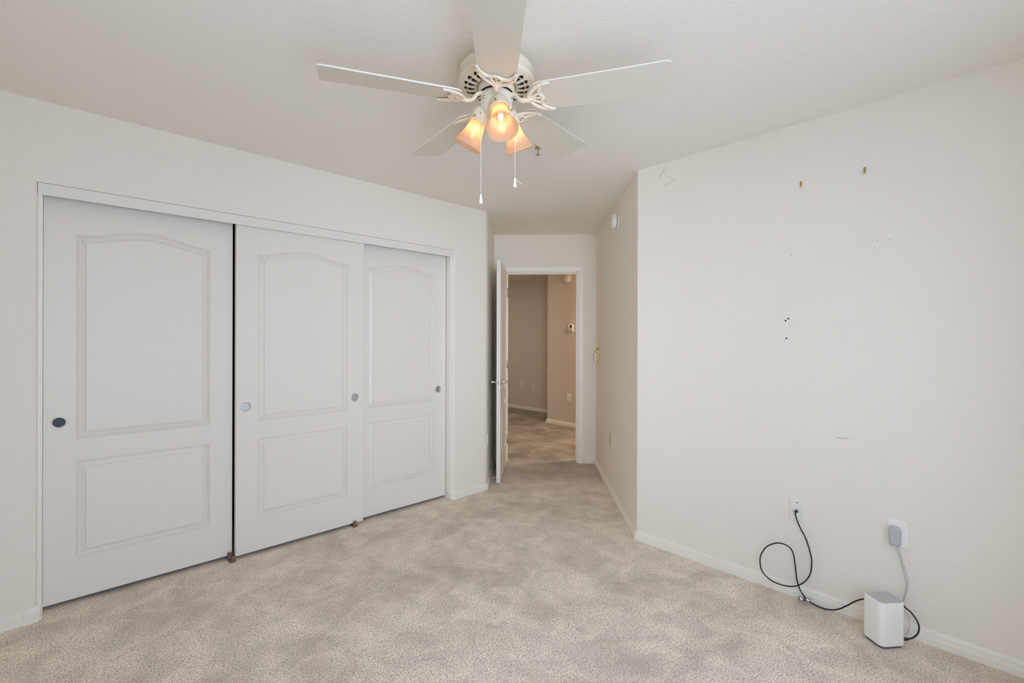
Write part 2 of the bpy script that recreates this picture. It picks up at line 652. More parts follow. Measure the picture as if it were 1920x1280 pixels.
def base(name, path, label, i0=0, i1=None, prof=BP):
    o = MB().sweep(path, prof, i0=i0, i1=i1).build(name, TRIM)
    return struct(o, label, 'baseboard')


room = [(XL, YC), (XL, YN), (XR, YN), (XR, RY)]
pr = [(XL, YN), (XR, YN), (XR, RY), hp(SB, SR), hp(SB, DR + 0.062)]
base('baseboard_right', pr, 'white moulded baseboard along the right wall', 1, 2)
base('baseboard_entry_right', pr, 'cream moulded baseboard along the entry passage', 2, 3)
base('baseboard_back', pr, 'short baseboard between door casing and passage wall', 3, 4)
pn = [(XL, YC), (XL, YN), (XR, YN), (XR, RY)]
base('baseboard_near', pn, 'baseboard below the window behind the camera', 1, 2)
base('baseboard_far_left', pn, 'baseboard on the wall left of the camera', 0, 1)
pl_ = [hp(SB, DL - 0.062), hp(SB, SL), (LX, YC), (OX1 + 0.040, YC)]
base('baseboard_closet_right', pl_, 'short baseboard right of the closet', 2, 3)
base('baseboard_entry_left', pl_, 'baseboard behind the open door', 0, 2)
p2 = [(OX0 - 0.040, YC), (XL, YC), (XL, YN)]
base('baseboard_closet_left', p2, 'baseboard left of the closet', 0, 1)
CP = [(0, 0), (0.0190, 0), (0.0190, 0.048), (0.017, 0.058), (0.009, 0.068), (0, 0.068)]
pc = [(OX0, YC + 0.035)] + list(reversed(arc(OX0 - BR, YC + BR, BR, -90, 0))) + [(OX0 - 0.040, YC)]
struct(MB().sweep(pc, CP).build('trim_1', TRIM), 'rounded baseboard corner block at the left closet jamb', 'trim')
pc = [(OX1 + 0.040, YC)] + list(reversed(arc(OX1 + BR, YC + BR, BR, 180, 270))) + [(OX1, YC + 0.035)]
struct(MB().sweep(pc, CP).build('trim_2', TRIM), 'rounded baseboard corner block at the right closet jamb', 'trim')
ph_ = [(6.22, 7.4), (6.22, 4.949)]
base('baseboard_hall_far', [(6.22, 4.949), (6.22, 7.4)], 'baseboard of the far hallway wall')
base('baseboard_hall_near', [(5.5, 2.2), (5.5, 4.949), (6.22, 4.949)], 'baseboard of the nearer hallway wall')

# ------------------------------------------------------------------ closet jambs and fascia
struct(MB().box(OX0, OX0 + 0.017, YC + 0.018, YC + T, 0, OZ).build('trim_3', TRIM, bevel=0.002), 'left closet jamb board', 'trim')
struct(MB().box(OX1 - 0.018, OX1, YC + 0.018, YC + T, 0, OZ).build('trim_4', TRIM, bevel=0.002), 'right closet jamb board', 'trim')
struct(MB().box(OX0 + 0.001, OX1 - 0.001, YC + 0.006, YC + 0.018, 2.001, OZ - 0.001).build('trim_5', FASC, bevel=0.0015),
       'wood grain fascia board hiding the closet door track', 'trim')
struct(MB().box(OX0 + 0.017, OX1 - 0.018, YC + 0.030, YC + 0.112, 2.034, OZ - 0.001).build('trim_6', STEEL), 'closet door track', 'trim')


# ------------------------------------------------------------------ moulded two panel doors
def offset_poly(P, d):
    n = len(P)
    out = []
    for i in range(n):
        a, b, c = Vector(P[i - 1]), Vector(P[i]), Vector(P[(i + 1) % n])
        d0, d1 = (b - a).normalized(), (c - b).normalized()
        n0, n1 = Vector((-d0.y, d0.x)), Vector((-d1.y, d1.x))
        mm = (n0 + n1).normalized()
        out.append(b + mm * (d / max(0.3, mm.dot(n0))))
    return out


PPROF = [(0, 0), (0.0022, -0.0085), (0.0055, -0.0078), (0.0085, -0.0050), (0.0110, -0.0060), (0.0130, -0.0140), (0.0165, -0.0150),
         (0.0380, -0.0070), (0.0386, 0.0)]
NARC = 26


def door_mesh(w, z0, z1, th, side, pz=(0.224, 0.712, 0.818, 1.838, 0.050), both=False):
    """face at local y = 0 (front, facing -y), body behind it; panels pressed in"""
    mb = MB()
    l, r = side, w - side
    low = [(l, pz[0]), (r, pz[0]), (r, pz[1]), (l, pz[1])]
    top = []
    for k in range(NARC + 1):
        t = k / NARC
        top.append((r + (l - r) * t, pz[3] + pz[4] * (0.5 - 0.5 * cos(2 * pi * t)) ** 0.9))
    up = [(l, pz[2]), (r, pz[2])] + top

    def face(ysign, yoff):
        def P3(p, d):
            return (p[0], yoff - ysign * d, p[1])
        # frame strips
        def quad(a, b, c, d):
            mb.add([P3(p, 0) for p in (a, b, c, d)], [(0, 1, 2, 3)])
        quad((0, z0), (l, z0), (l, z1), (0, z1))
        quad((r, z0), (w, z0), (w, z1), (r, z1))
        quad((l, z0), (r, z0), (r, pz[0]), (l, pz[0]))
        quad((l, pz[1]), (r, pz[1]), (r, pz[2]), (l, pz[2]))
        for k in range(NARC):
            a, b = top[k], top[k + 1]
            quad(b, a, (a[0], z1), (b[0], z1))
        for P in (low, up):
            loops = [[P3(p, d) for p in (offset_poly(P, o) if o > 0 else P)] for o, d in PPROF]
            n = len(P)
            for a, b in zip(loops[:-1], loops[1:]):
                mb.add(a + b, [(i, (i + 1) % n, n + (i + 1) % n, n + i) for i in range(n)])
            mb.add(loops[-1], [tuple(range(n))])
    face(1, 0.0)
    if both:
        face(-1, th)
    else:
        mb.add([(0, th, z0), (w, th, z0), (w, th, z1), (0, th, z1)], [(3, 2, 1, 0)])
    for (a, b) in (((0, z0), (w, z0)), ((w, z0), (w, z1)), ((w, z1), (0, z1)), ((0, z1), (0, z0))):
        mb.add([(a[0], 0, a[1]), (b[0], 0, b[1]), (b[0], th, b[1]), (a[0], th, a[1])], [(0, 1, 2, 3)])
    return mb


def finger_pull(door, x, z, m):
    """round recessed cup pull on the door face"""
    mb = MB()
    M = Matrix.Translation((x, 0, z)) @ Matrix.Rotation(radians(90), 4, 'X')
    mb.lathe([(0.0285, 0.0), (0.0283, 0.0016), (0.0268, 0.0028), (0.0248, 0.0020), (0.0235, 0.0)], 40, M, caps=False)
    nrim = len(mb.f)
    mb.lathe([(0.0235, 0.0), (0.0226, -0.0075)], 40, M, caps=False)
    mb.lathe([(0.0226, -0.0075), (0.0001, -0.0075)], 40, M, caps=False, smooth=False)
    o = mb.build('finger_pull', [m, RIM], door)
    for p in o.data.polygons[:nrim]:
        p.material_index = 1
    return o


DW = 0.803
ZB, ZT = 0.024, 2.032
door_src = door_mesh(DW, ZB, ZT, 0.034, 0.116)


def closet_door(name, x, y, label, pulls):
    o = door_src.build(name, DOORP, M=Matrix.Translation((x, y, 0)))
    bm = bmesh.new()
    bm.from_mesh(o.data)
    bmesh.ops.remove_doubles(bm, verts=bm.verts, dist=1e-5)
    bmesh.ops.recalc_face_normals(bm, faces=bm.faces)
    # open round recesses are cut with a boolean so that the cups sit inside the stile
    bm.to_mesh(o.data)
    bm.free()
    struct(o, label, 'closet door')
    for px, mm in pulls:
        finger_pull(o, px, 0.909, mm)
    return o


def cut_holes(o, holes):
    """press a shallow round hole into the door face for each pull"""
    cutters = []
    for (x, z) in holes:
        c = MB().lathe([(0.0232, -0.02), (0.0232, 0.012)], 32,
                       Matrix.Translation((x, 0, z)) @ Matrix.Rotation(radians(90), 4, 'X')).build('cutter', DARK)
        c.matrix_world = o.matrix_world.copy()
        cutters.append(c)
        md = o.modifiers.new('hole', 'BOOLEAN')
        md.object = c
        md.operation = 'DIFFERENCE'
        md.solver = 'EXACT'
    bpy.context.view_layer.update()
    dg = bpy.context.evaluated_depsgraph_get()
    me = bpy.data.meshes.new_from_object(o.evaluated_get(dg))
    o.modifiers.clear()
    old = o.data
    o.data = me
    for c in cutters:
        bpy.data.objects.remove(c)


d1 = closet_door('door_1', -0.082, YC + 0.075, 'leftmost sliding closet door with a dark round finger pull', [(0.055, PULL_D)])
cut_holes(d1, [(0.055, 0.909)])
d2 = closet_door('door_2', 0.731, YC + 0.030, 'middle sliding closet door, standing in front of the right one', [(0.053, CHROME), (DW - 0.062, CHROME)])
cut_holes(d2, [(0.053, 0.909), (DW - 0.062, 0.909)])
d3 = closet_door('door_3', 1.477, YC + 0.075, 'rightmost sliding closet door with a round nickel pull', [(DW - 0.071, CHROME)])
cut_holes(d3, [(DW - 0.071, 0.909)])

for dd, sx, sz, ln in ((d1, 0.379, 0.096, 0.006), (d2, 0.361, 0.136, 0.014)):
    MB().tube([(sx - ln * 0.4, 0.0001, sz - ln * 0.5), (sx, 0.0001, sz), (sx + ln * 0.45, 0.0001, sz + ln * 0.6)], [0.0006, 0.0012, 0.0006], 6, flat=0.3, up=(0, 1, 0)).build('scuff_mark', GREYP, dd)


def floor_guide(x, y, fins, label):
    e = empty('door_floor_guide', Matrix.Translation((x, y, 0)))
    tag(e, label, 'door guide', 'floor guides under the closet doors')
    MB().box(-0.016, 0.016, -0.012, 0.058, 0, 0.008).build('guide_base', BROWNP, e, bevel=0.001)
    for dx, dy, h in fins:
        MB().box(dx - 0.0115, dx + 0.0115, dy - 0.0035, dy + 0.0035, 0, h).build('guide_fin', BROWNP, e, bevel=0.0015)
    return e


floor_guide(0.712, YC + 0.020, [(-0.006, 0.045, 0.044), (0.006, 0.000, 0.034)], 'small brown plastic floor guide between the left and middle closet doors')
floor_guide(1.470, YC + 0.020, [(0.0, 0.000, 0.040)], 'small brown plastic floor guide between the middle and right closet doors')

# ------------------------------------------------------------------ entry doorway: jambs, stops, casing
m = MB()
JL, JR, JZ = DL + 0.018, DR - 0.018, DZ - 0.018
m.prism([hp(SB - 0.001, DL), hp(SB - 0.001, JL), hp(SB + 0.121, JL), hp(SB + 0.121, DL)], 0, DZ)
m.prism([hp(SB - 0.001, JR), hp(SB - 0.001, DR), hp(SB + 0.121, DR), hp(SB + 0.121, JR)], 0, DZ)
m.prism([hp(SB - 0.001, JL), hp(SB - 0.001, JR), hp(SB + 0.121, JR), hp(SB + 0.121, JL)], JZ, DZ)
for a, b in ((JL, JL + 0.011), (JR - 0.011, JR)):
    m.prism([hp(SB + 0.038, a), hp(SB + 0.038, b), hp(SB + 0.07, b), hp(SB + 0.07, a)], 0, JZ)
m.prism([hp(SB + 0.038, JL), hp(SB + 0.038, JR), hp(SB + 0.07, JR), hp(SB + 0.07, JL)], JZ - 0.011, JZ)
struct(m.build('trim_7', TRIM), 'door jamb and stop of the entry doorway', 'door jamb')
# casing: path in the (across, up) plane, profile = (distance outward, thickness off the wall)
CAS = [(0, 0), (0, 0.009), (0.006, 0.012), (0.012, 0.0095), (0.018, 0.0125), (0.046, 0.0155), (0.052, 0.0125), (0.055, 0.016), (0.058, 0.016), (0.058, 0)]
path = [(DR - 0.012, 0), (DR - 0.012, DZ - 0.012), (DL + 0.012, DZ - 0.012), (DL + 0.012, 0)]
MC = Matrix(((E2.x, 0, -E1.x, E1.x * SB), (E2.y, 0, -E1.y, E1.y * SB), (0, 1, 0, 0), (0, 0, 0, 1)))
struct(MB().sweep(path, [(-a, b) for a, b in CAS], M=MC).build('trim_8', TRIM), 'moulded casing around the entry doorway', 'door casing')
# strike plate
sp = MB().box(-0.004, 0.036, -JR - 0.0003, -JR + 0.0016, 0.895, 0.955).build('strike_plate', STEEL, M=HALL @ Matrix.Translation((SB, 0, 0)))
sp.parent = bpy.data.objects['trim_7']

# open door
EW = 0.752
em = door_mesh(EW, 0.012, 2.040, 0.035, 0.115, both=True)
hinge = hp(SB - 0.012, JL + 0.0025)
near = hp(SB - 0.012 - EW * cos(0.033), JL + 0.0025 - EW * sin(0.033))
ang = math.atan2(near[1] - hinge[1], near[0] - hinge[0])
# local x from hinge to latch edge; visible face (towards the passage) is at local y = th side
MD = Matrix.Translation((hinge[0], hinge[1], 0)) @ Matrix.Rotation(ang, 4, 'Z') @ Matrix.Translation((0, -0.035, 0))
d4 = em.build('door_4', DOORP, M=MD)
struct(d4, 'white two panel bedroom door standing open, seen nearly edge on', 'door')


def lever(parent, side):
    """rose, neck and lever handle on one face of the door, lever pointing to the hinge"""
    y0 = 0.035 if side > 0 else 0.0
    s = 1 if side > 0 else -1
    hx, hz = EW - 0.062, 0.925
    R = Matrix.Translation((hx, y0, hz)) @ Matrix.Rotation(radians(-90 * s), 4, 'X')
    hb = MB()
    hb.lathe([(0.031, 0), (0.031, 0.004), (0.028, 0.008), (0.013, 0.010), (0.010, 0.013), (0.009, 0.040), (0.011, 0.046), (0.011, 0.056), (0.0001, 0.057)], 24, R)
    yy = y0 + s * 0.050
    pts = catmull([(hx, yy, hz), (hx - 0.03, yy + s * 0.003, hz + 0.004), (hx - 0.065, yy, hz + 0.002), (hx - 0.105, yy - s * 0.002, hz - 0.003)], 6)
    n = len(pts)
    hb.tube(pts, [0.0095 - 0.0035 * i / n for i in range(n)], 12)
    return hb.build('lever_handle', STEEL, parent)


lever(d4, 1)
lever(d4, -1)
MB().box(EW - 0.0005, EW + 0.0015, 0.005, 0.030, 0.897, 0.953).build('latch_plate', CHROME, d4)
MB().box(EW, EW + 0.010, 0.011, 0.024, 0.916, 0.934).build('latch_bolt', BRASS, d4, bevel=0.002)
for hz in (0.25, 1.05, 1.82):
    MB().lathe([(0.006, hz - 0.045), (0.006, hz + 0.045)], 12, Matrix.Translation((-0.004, 0.040, 0))).build('hinge', CHROME, d4)

# door stop: spring rod from the baseboard of the passage's left wall
e = empty('door_stop', HALL @ Matrix.Translation((4.30, -SL - 0.013, 0.045)))
tag(e, 'chrome rod door stop on the baseboard behind the open door', 'door stop')
Rm = Matrix.Rotation(radians(90), 4, 'X')
MB().lathe([(0.010, 0), (0.010, 0.004), (0.006, 0.007), (0.0001, 0.007)], 16, Rm).build('stop_flange', STEEL, e)
MB().tube([(0, -0.005, 0), (0, -0.058, 0)], 0.0035, 10).build('stop_rod', STEEL, e)
MB().lathe([(0.0065, 0.056), (0.0075, 0.060), (0.0075, 0.066), (0.005, 0.069), (0.0001, 0.069)], 16, Rm).build('stop_tip', PLASTIC, e)


# ------------------------------------------------------------------ wall plates
def plate_frame(kind, M, label, plate_m, face_m):
    """M: local x right along wall, y out of wall, z up"""
    e = empty({'outlet': 'wall_outlet', 'switch': 'light_switch'}.get(kind, 'wall_outlet'), M)
    mb = MB()
    P = rrect(0.070, 0.114, 0.004, 3)
    Pi = rrect(0.064, 0.108, 0.003, 3)
    nn = len(P)
    vs = [(x, 0.0, z) for x, z in P] + [(x, 0.003, z) for x, z in P] + [(x, 0.006, z) for x, z in Pi]
    fs = [tuple(reversed(range(nn)))] + [tuple(range(2 * nn, 3 * nn))]
    for k in (0, nn):
        fs += [(k + i, k + (i + 1) % nn, k + nn + (i + 1) % nn, k + nn + i) for i in range(nn)]
    mb.add(vs, fs)
    mb.build('cover_plate', plate_m, e)
    return e


MY = Matrix.Rotation(radians(-90), 4, 'X')      # local z (lathe axis) -> +y


def duplex(M, label, plate_m, face_m, name='wall_outlet'):
    e = plate_frame('outlet', M, label, plate_m, face_m)
    e.name = name
    for dz in (0.0195, -0.0195):
        P = rrect(0.034, 0.028, 0.012, 5)
        f = MB().prism([(x, z) for x, z in P], 0, 0.0025, Matrix.Translation((0, 0.0055, dz)) @ MY).build('receptacle', face_m, e)
        MB().box(-0.0075, -0.0055, 0.0078, 0.0083, dz - 0.002, dz + 0.006).box(0.0055, 0.0075, 0.0078, 0.0083, dz - 0.002, dz + 0.006).box(
            -0.002, 0.002, 0.0078, 0.0083, dz - 0.009, dz - 0.006).build('slots', SLOTM, f)
    MB().lathe([(0.003, 0.006), (0.003, 0.0068), (0.0001, 0.007)], 12, MY).build('screw', STEEL, e)
    tag(e, label, 'outlet', 'duplex wall outlets')
    return e


def wallM(x, y, z, nx, ny):
    """frame on a wall: y axis = outward normal (nx, ny)"""
    n_ = Vector((nx, ny, 0)).normalized()
    xr = Vector((n_.y, -n_.x, 0))
    return Matrix(((xr.x, n_.x, 0, x), (xr.y, n_.y, 0, y), (0, 0, 1, z), (0, 0, 0, 1)))


# passage right wall: ivory outlet, brass switch, smoke detector
nR = (-E2.x, -E2.y)
x, y = hp(4.092, SR)
duplex(wallM(x, y, 0.446, *nR), 'ivory duplex outlet low on the right wall of the entry passage', IVORY, IVORY)
x, y = hp(4.795, SR)
e = empty('light_switch', wallM(x, y, 1.165, *nR))
tag(e, 'brass wall plate with a white lever switch beside the entry door', 'light switch')
MB().prism(rrect(0.070, 0.150, 0.010, 4), 0, 0.010, MY).build('cover_plate', BRASS, e, bevel=0.002)
MB().prism(rrect(0.030, 0.125, 0.012, 4), 0.008, 0.022, Matrix.Translation((0, 0, -0.004)) @ MY).build('raised_panel', BRASS, e, bevel=0.003)
pts = catmull([(-0.022, 0.010, 0.006), (-0.022, 0.030, 0.004), (-0.022, 0.034, -0.02), (-0.022, 0.030, -0.050), (-0.022, 0.016, -0.064)], 5)
MB().tube(pts, 0.009, 10).build('lever', PLASTIC, e)


def detector(M, label):
    e = empty('smoke_detector', M)
    tag(e, label, 'smoke detector', 'round smoke detectors')
    MB().lathe([(0.066, 0), (0.066, 0.010), (0.060, 0.012), (0.0001, 0.012)], 36, MY).build('mounting_plate', PLATEP, e)
    MB().lathe([(0.054, 0.0119), (0.054, 0.0165), (0.0001, 0.0165)], 36, MY).build('gap', SLOTM, e)
    MB().lathe([(0.062, 0.0165), (0.063, 0.022), (0.061, 0.036), (0.052, 0.047), (0.034, 0.052), (0.0001, 0.053)], 36, MY).build('cover', PLATEP, e)
    b = MB()
    b.lathe([(0.010, 0.0), (0.010, 0.003), (0.0001, 0.0035)], 20, Matrix.Translation((0.0, 0.0505, 0.018)) @ MY)
    b.build('test_button', GREYP, e)
    return e


x, y = hp(3.80, SR)
detector(wallM(x, y, 2.279, *nR), 'white round smoke detector high on the entry passage wall')
detector(wallM(5.5, 4.530, 2.238, -1, 0), 'white round smoke detector seen through the doorway in the hall')

# hall outlets and thermostat
duplex(wallM(5.5, 4.508, 0.440, -1, 0), 'white outlet on the nearer hallway wall below the thermostat', PLASTIC, PLASTIC)
duplex(wallM(6.22, 6.235, 0.458, -1, 0), 'left of the two outlets on the far hallway wall', PLATEP, PLATEP)
duplex(wallM(6.22, 5.945, 0.440, -1, 0), 'right of the two outlets on the far hallway wall', PLATEP, PLATEP)
e = empty('thermostat', wallM(5.5, 4.462, 1.488, -1, 0))
tag(e, 'white thermostat with a small dark display in the hallway', 'thermostat')
MB().prism(rrect(0.095, 0.115, 0.006, 3), 0, 0.026, MY).build('housing', PLASTIC, e, bevel=0.002)
MB().box(-0.030, 0.010, 0.0262, 0.0275, 0.005, 0.040).build('display', SCREEN, e)
for k in range(4):
    MB().box(-0.036 + k * 0.020, -0.022 + k * 0.020, 0.0262, 0.0300, -0.018, -0.010).build('button', GREYP, e)
MB().box(-0.040, 0.042, 0.0262, 0.0285, -0.050, -0.030).build('lower_panel', GREYP, e)

# outlet on the passage's left wall, close to its corner
x, y = hp(4.18, SL)
duplex(wallM(x, y, 0.420, E2.x, E2.y), 'white outlet on the wall edge behind the open door', PLATEP, PLATEP)

# right wall: coax plate, outlet with adapter
MRW = lambda yy, zz: wallM(XR, yy, zz, -1, 0)
e = plate_frame('coax', MRW(0.720, 0.443), '', PLATEP, PLATEP)
e.name = 'cable_wall_plate'
tag(e, 'white wall plate with the black cable screwed into it', 'cable plate')
MB().lathe([(0.0030, 0.0058), (0.0030, 0.0068), (0.0001, 0.0069)], 12, Matrix.Translation((0, 0, 0.042)) @ MY).build('screw', SLOTM, e)
MB().lathe([(0.0072, 0.0058), (0.0072, 0.009), (0.0048, 0.009), (0.0048, 0.018), (0.0001, 0.018)], 12, MY).build('coax_socket', STEEL, e)
duplex(MRW(0.319, 0.446), 'white outlet on the right wall holding the plug-in adapter', PLASTIC, PLASTIC)

e = adapter = empty('power_adapter', MRW(0.326, 0.437))
tag(e, 'grey white plug-in power adapter in the right wall outlet', 'power adapter')
mb = MB()
lv = [(0.0088, 0.040, 0.082, 0.010), (0.012, 0.044, 0.086, 0.012), (0.026, 0.044, 0.086, 0.012), (0.031, 0.038, 0.080, 0.012), (0.033, 0.030, 0.070, 0.012)]
loops = []
for yy, w_, h_, r_ in lv:
    loops.append([(px, yy, pz) for px, pz in rrect(w_, h_, r_, 5)])
nn = len(loops[0])
mb.add([v for l_ in loops for v in l_], [(k * nn + i, k * nn + (i + 1) % nn, (k + 1) * nn + (i + 1) % nn, (k + 1) * nn + i) for k in range(len(loops) - 1) for i in range(nn)], True)
mb.add(loops[0], [tuple(range(nn))])
mb.add(loops[-1], [tuple(range(nn))])
mb.build('adapter_body', GREYP, e)
MB().prism(rrect(0.030, 0.058, 0.008, 4), 0.0328, 0.0336, Matrix.Translation((0, 0, -0.004)) @ MY).build('front_panel', GREYP, e, bevel=0.0004)

# hooks
for (yy, zz, lab) in ((0.443, 2.129, 'right one of two tiny brass picture hooks high on the right wall'),
                      (0.708, 2.125, 'left one of two tiny brass picture hooks high on the right wall')):
    e = empty('picture_hook', MRW(yy, zz))
    tag(e, lab, 'hook', 'brass picture hooks on the right wall')
    MB().box(-0.0045, 0.0045, 0, 0.0015, -0.002, 0.014).build('hook_strap', BRASS, e)
    MB().tube(catmull([(0, 0.001, -0.001), (0, 0.002, -0.010), (0, 0.007, -0.014), (0, 0.011, -0.009)], 5), 0.0030, 8).build('hook_bend', BRASS, e)
    MB().lathe([(0.0035, 0.0015), (0.0035, 0.004), (0.0001, 0.0045)], 10, Matrix.Translation((0, 0, 0.008)) @ MY).build('nail_head', BRASS, e)

# screw holes and filler marks belong to the right wall
wr = bpy.data.objects['wall_right']
for (yy, zz, rr) in ((0.778, 1.425, 0.0048), (0.765, 1.435, 0.0048), (0.774, 1.332, 0.0045), (0.751, 1.766, 0.002), (0.799, 1.770, 0.0018), (0.395, 1.785, 0.0018), (0.350, 1.786, 0.0018)):
    MB().lathe([(rr, 0.0002), (rr * 0.9, 0.0010), (0.0001, 0.0010)], 12, MRW(yy, zz) @ MY).build('screw_hole', SLOTM, wr)
for a, b in (((1.452, 2.420), (1.500, 2.355)), ((1.395, 2.319), (1.463, 2.296)), ((1.427, 2.345), (1.430, 2.330)), ((0.551, 0.842), (0.500, 0.850))):
    ya, za = a
    yb, zb = b
    MB().tube([(XR - 0.0002, ya, za), (XR - 0.0002, (ya + yb) / 2 + 0.003, (za + zb) / 2), (XR - 0.0002, yb, zb)],
              [0.002, 0.0045, 0.0025], 8, flat=0.25, up=(1, 0, 0)).build('filler_mark', SCUFF, wr)

# ------------------------------------------------------------------ router tower
RC = Vector((2.596, 0.350))
e = empty('router', Matrix.Translation((RC.x, RC.y, 0)) @ Matrix.Rotation(radians(-38), 4, 'Z'))
tag(e, 'white tower router with grey perforated top on the carpet by the right wall', 'router')
RW, RD, RH = 0.118, 0.104, 0.195
mb = MB()
lv = [(0.010, -0.004), (0.013, -0.001), (0.018, 0.0), (RH - 0.006, 0.0), (RH - 0.001, -0.001), (RH, -0.003)]
loops = [[(x_, y_, z_) for x_, y_ in rrect(RW + 2 * d_, RD + 2 * d_, 0.024 + d_, 7)] for z_, d_ in lv]
nn = len(loops[0])
mb.add([v for l_ in loops for v in l_], [(k * nn + i, k * nn + (i + 1) % nn, (k + 1) * nn + (i + 1) % nn, (k + 1) * nn + i) for k in range(len(loops) - 1) for i in range(nn)], True)
mb.add(loops[0], [tuple(range(nn))])
mb.add(loops[-1], [tuple(range(nn))])
mb.build('body', PLASTIC, e)
MB().prism(rrect(RW - 0.014, RD - 0.014, 0.018, 6), 0.0, 0.011).build('base_foot', mat('foot_dark', (0.10, 0.11, 0.14), 0.5), e)
tp = MB().prism(rrect(RW - 0.010, RD - 0.010, 0.020, 6), RH - 0.0005, RH + 0.0008).build('top_grille', mat('grille_grey', (0.56, 0.56, 0.57), 0.45), e)
gb = MB()
for i in range(15):
    for j in range(12):
        gx = -0.040 + i * 0.0066 + (0.0033 if j % 2 else 0)
        gy = -0.038 + j * 0.0068
        gb.box(gx - 0.0017, gx + 0.0017, gy - 0.0011, gy + 0.0011, RH + 0.0004, RH + 0.0011)
gb.build('grille_holes', mat('grille_hole', (0.38, 0.38, 0.39), 0.7), tp)

# ------------------------------------------------------------------ cables on the right wall
coax = [(2.712, 0.720, 0.443), (2.698, 0.719, 0.440), (2.692, 0.718, 0.428), (2.698, 0.703, 0.378), (2.708, 0.676, 0.317), (2.708, 0.657, 0.255),
        (2.703, 0.649, 0.214), (2.698, 0.652, 0.161), (2.693, 0.667, 0.12), (2.688, 0.696, 0.085), (2.683, 0.731, 0.064),
        (2.678, 0.779, 0.056), (2.673, 0.828, 0.064), (2.673, 0.867, 0.092), (2.673, 0.88, 0.141), (2.673, 0.872, 0.189),
        (2.673, 0.841, 0.239), (2.678, 0.792, 0.268), (2.683, 0.748, 0.263), (2.693, 0.729, 0.231), (2.703, 0.722, 0.167),
        (2.706, 0.716, 0.104), (2.704, 0.704, 0.060), (2.700, 0.686, 0.034), (2.697, 0.662, 0.015), (2.694, 0.629, 0.006),
        (2.690, 0.583, 0.007), (2.685, 0.538, 0.027), (2.681, 0.495, 0.067), (2.679, 0.464, 0.1), (2.688, 0.429, 0.122),
        (2.698, 0.396, 0.131), (2.702, 0.34, 0.146), (2.694, 0.3, 0.15), (2.687, 0.287, 0.141), (2.680, 0.265, 0.129),
        (2.676, 0.248, 0.108), (2.672, 0.239, 0.084), (2.667, 0.242, 0.056), (2.661, 0.256, 0.034), (2.655, 0.270, 0.024)]
e = empty('coaxial_cable', Matrix.Identity(4))
tag(e, 'black coaxial cable looping from the wall plate to the router', 'cable')
MB().tube(catmull(coax, 7), 0.0034, 10).build('cable_jacket', RUBBER, e)
MB().lathe([(0.0065, 0), (0.0078, 0.003), (0.0078, 0.014), (0.0060, 0.018), (0.0045, 0.024), (0.0001, 0.024)], 12,
           Matrix.Translation((2.719, 0.720, 0.443)) @ Matrix.Rotation(radians(-90), 4, 'Y')).build('connector', RUBBER, e)
MB().tube([(2.655, 0.270, 0.024), (2.650, 0.280, 0.020), (2.640, 0.300, 0.018)], [0.0045, 0.0068, 0.0068], 12).build('connector', RUBBER, e)
# splitter lying against the baseboard
e = empty('cable_splitter', Matrix.Translation((2.683, 0.676, 0.021)) @ Matrix.Rotation(radians(112), 4, 'Z') @ Matrix.Rotation(radians(24), 4, 'X'))
tag(e, 'small black splitter with two metal screw connectors lying below the cable loop', 'splitter')
MB().box(-0.024, 0.024, -0.010, 0.012, -0.008, 0.008).build('splitter_body', RUBBER, e, bevel=0.002)
for dx in (-0.014, 0.015):
    pp = MB().lathe([(0.0085, 0.0), (0.0085, 0.006), (0.0062, 0.006), (0.0062, 0.014), (0.0050, 0.014), (0.0050, 0.008), (0.0001, 0.008)], 16,
                    Matrix.Translation((dx, 0.011, 0)) @ MY).build('screw_connector', STEEL, e)
    MB().lathe([(0.0008, 0.008), (0.0008, 0.015), (0.0001, 0.015)], 8, Matrix.Translation((dx, 0.011, 0)) @ MY).build('pin', STEEL, pp)
c1 = [(2.700, 0.322, 0.396), (2.712, 0.311, 0.357), (2.713, 0.299, 0.301), (2.713, 0.29, 0.257), (2.713, 0.286, 0.227), (2.713, 0.292, 0.184), (2.711, 0.300, 0.140), (2.709, 0.302, 0.10)]
c2 = [(2.705, 0.312, 0.396), (2.703, 0.302, 0.351), (2.703, 0.291, 0.307), (2.703, 0.282, 0.275), (2.703, 0.28, 0.24), (2.703, 0.285, 0.198), (2.703, 0.295, 0.152),
      (2.700, 0.300, 0.135), (2.695, 0.288, 0.120), (2.690, 0.274, 0.098), (2.686, 0.272, 0.063), (2.680, 0.279, 0.034), (2.668, 0.294, 0.022), (2.655, 0.305, 0.020)]
MBc = MB()
MBc.tube(catmull(c1, 7), 0.0017, 8)
MBc.tube(catmull(c2, 7), 0.0017, 8)
co = MBc.build('power_cord', GREYP, adapter)
co.matrix_parent_inverse = adapter.matrix_world.inverted()

# ------------------------------------------------------------------ sprinkler head
e = empty('fire_sprinkler', Matrix.Translation((1.972, 1.851, H)) @ Matrix.Rotation(radians(30), 4, 'Z'))
tag(e, 'small chrome fire sprinkler head on the ceiling beyond the fan', 'sprinkler')
MB().lathe([(0.0001, -0.004), (0.012, -0.008), (0.018, -0.010), (0.030, -0.003), (0.031, 0.0), (0.0001, 0.0)], 28).build('escutcheon', STEEL, e)
MB().lathe([(0.010, -0.004), (0.010, -0.016), (0.006, -0.020), (0.0001, -0.020)], 14).build('nozzle', BRASS, e)
fr = MB()
for s in (-1, 1):
    fr.tube(catmull([(s * 0.008, 0, -0.014), (s * 0.012, 0, -0.026), (s * 0.009, 0, -0.040), (0, 0, -0.047)], 4), 0.0018, 8)
fr.build('frame_arms', STEEL, e)
MB().tube([(0, 0, -0.020), (0, 0, -0.044)], 0.0018, 8).build('bulb', BROWNP, e)
df = MB()
df.lathe([(0.0001, -0.0465), (0.005, -0.048), (0.0001, -0.050)], 12)
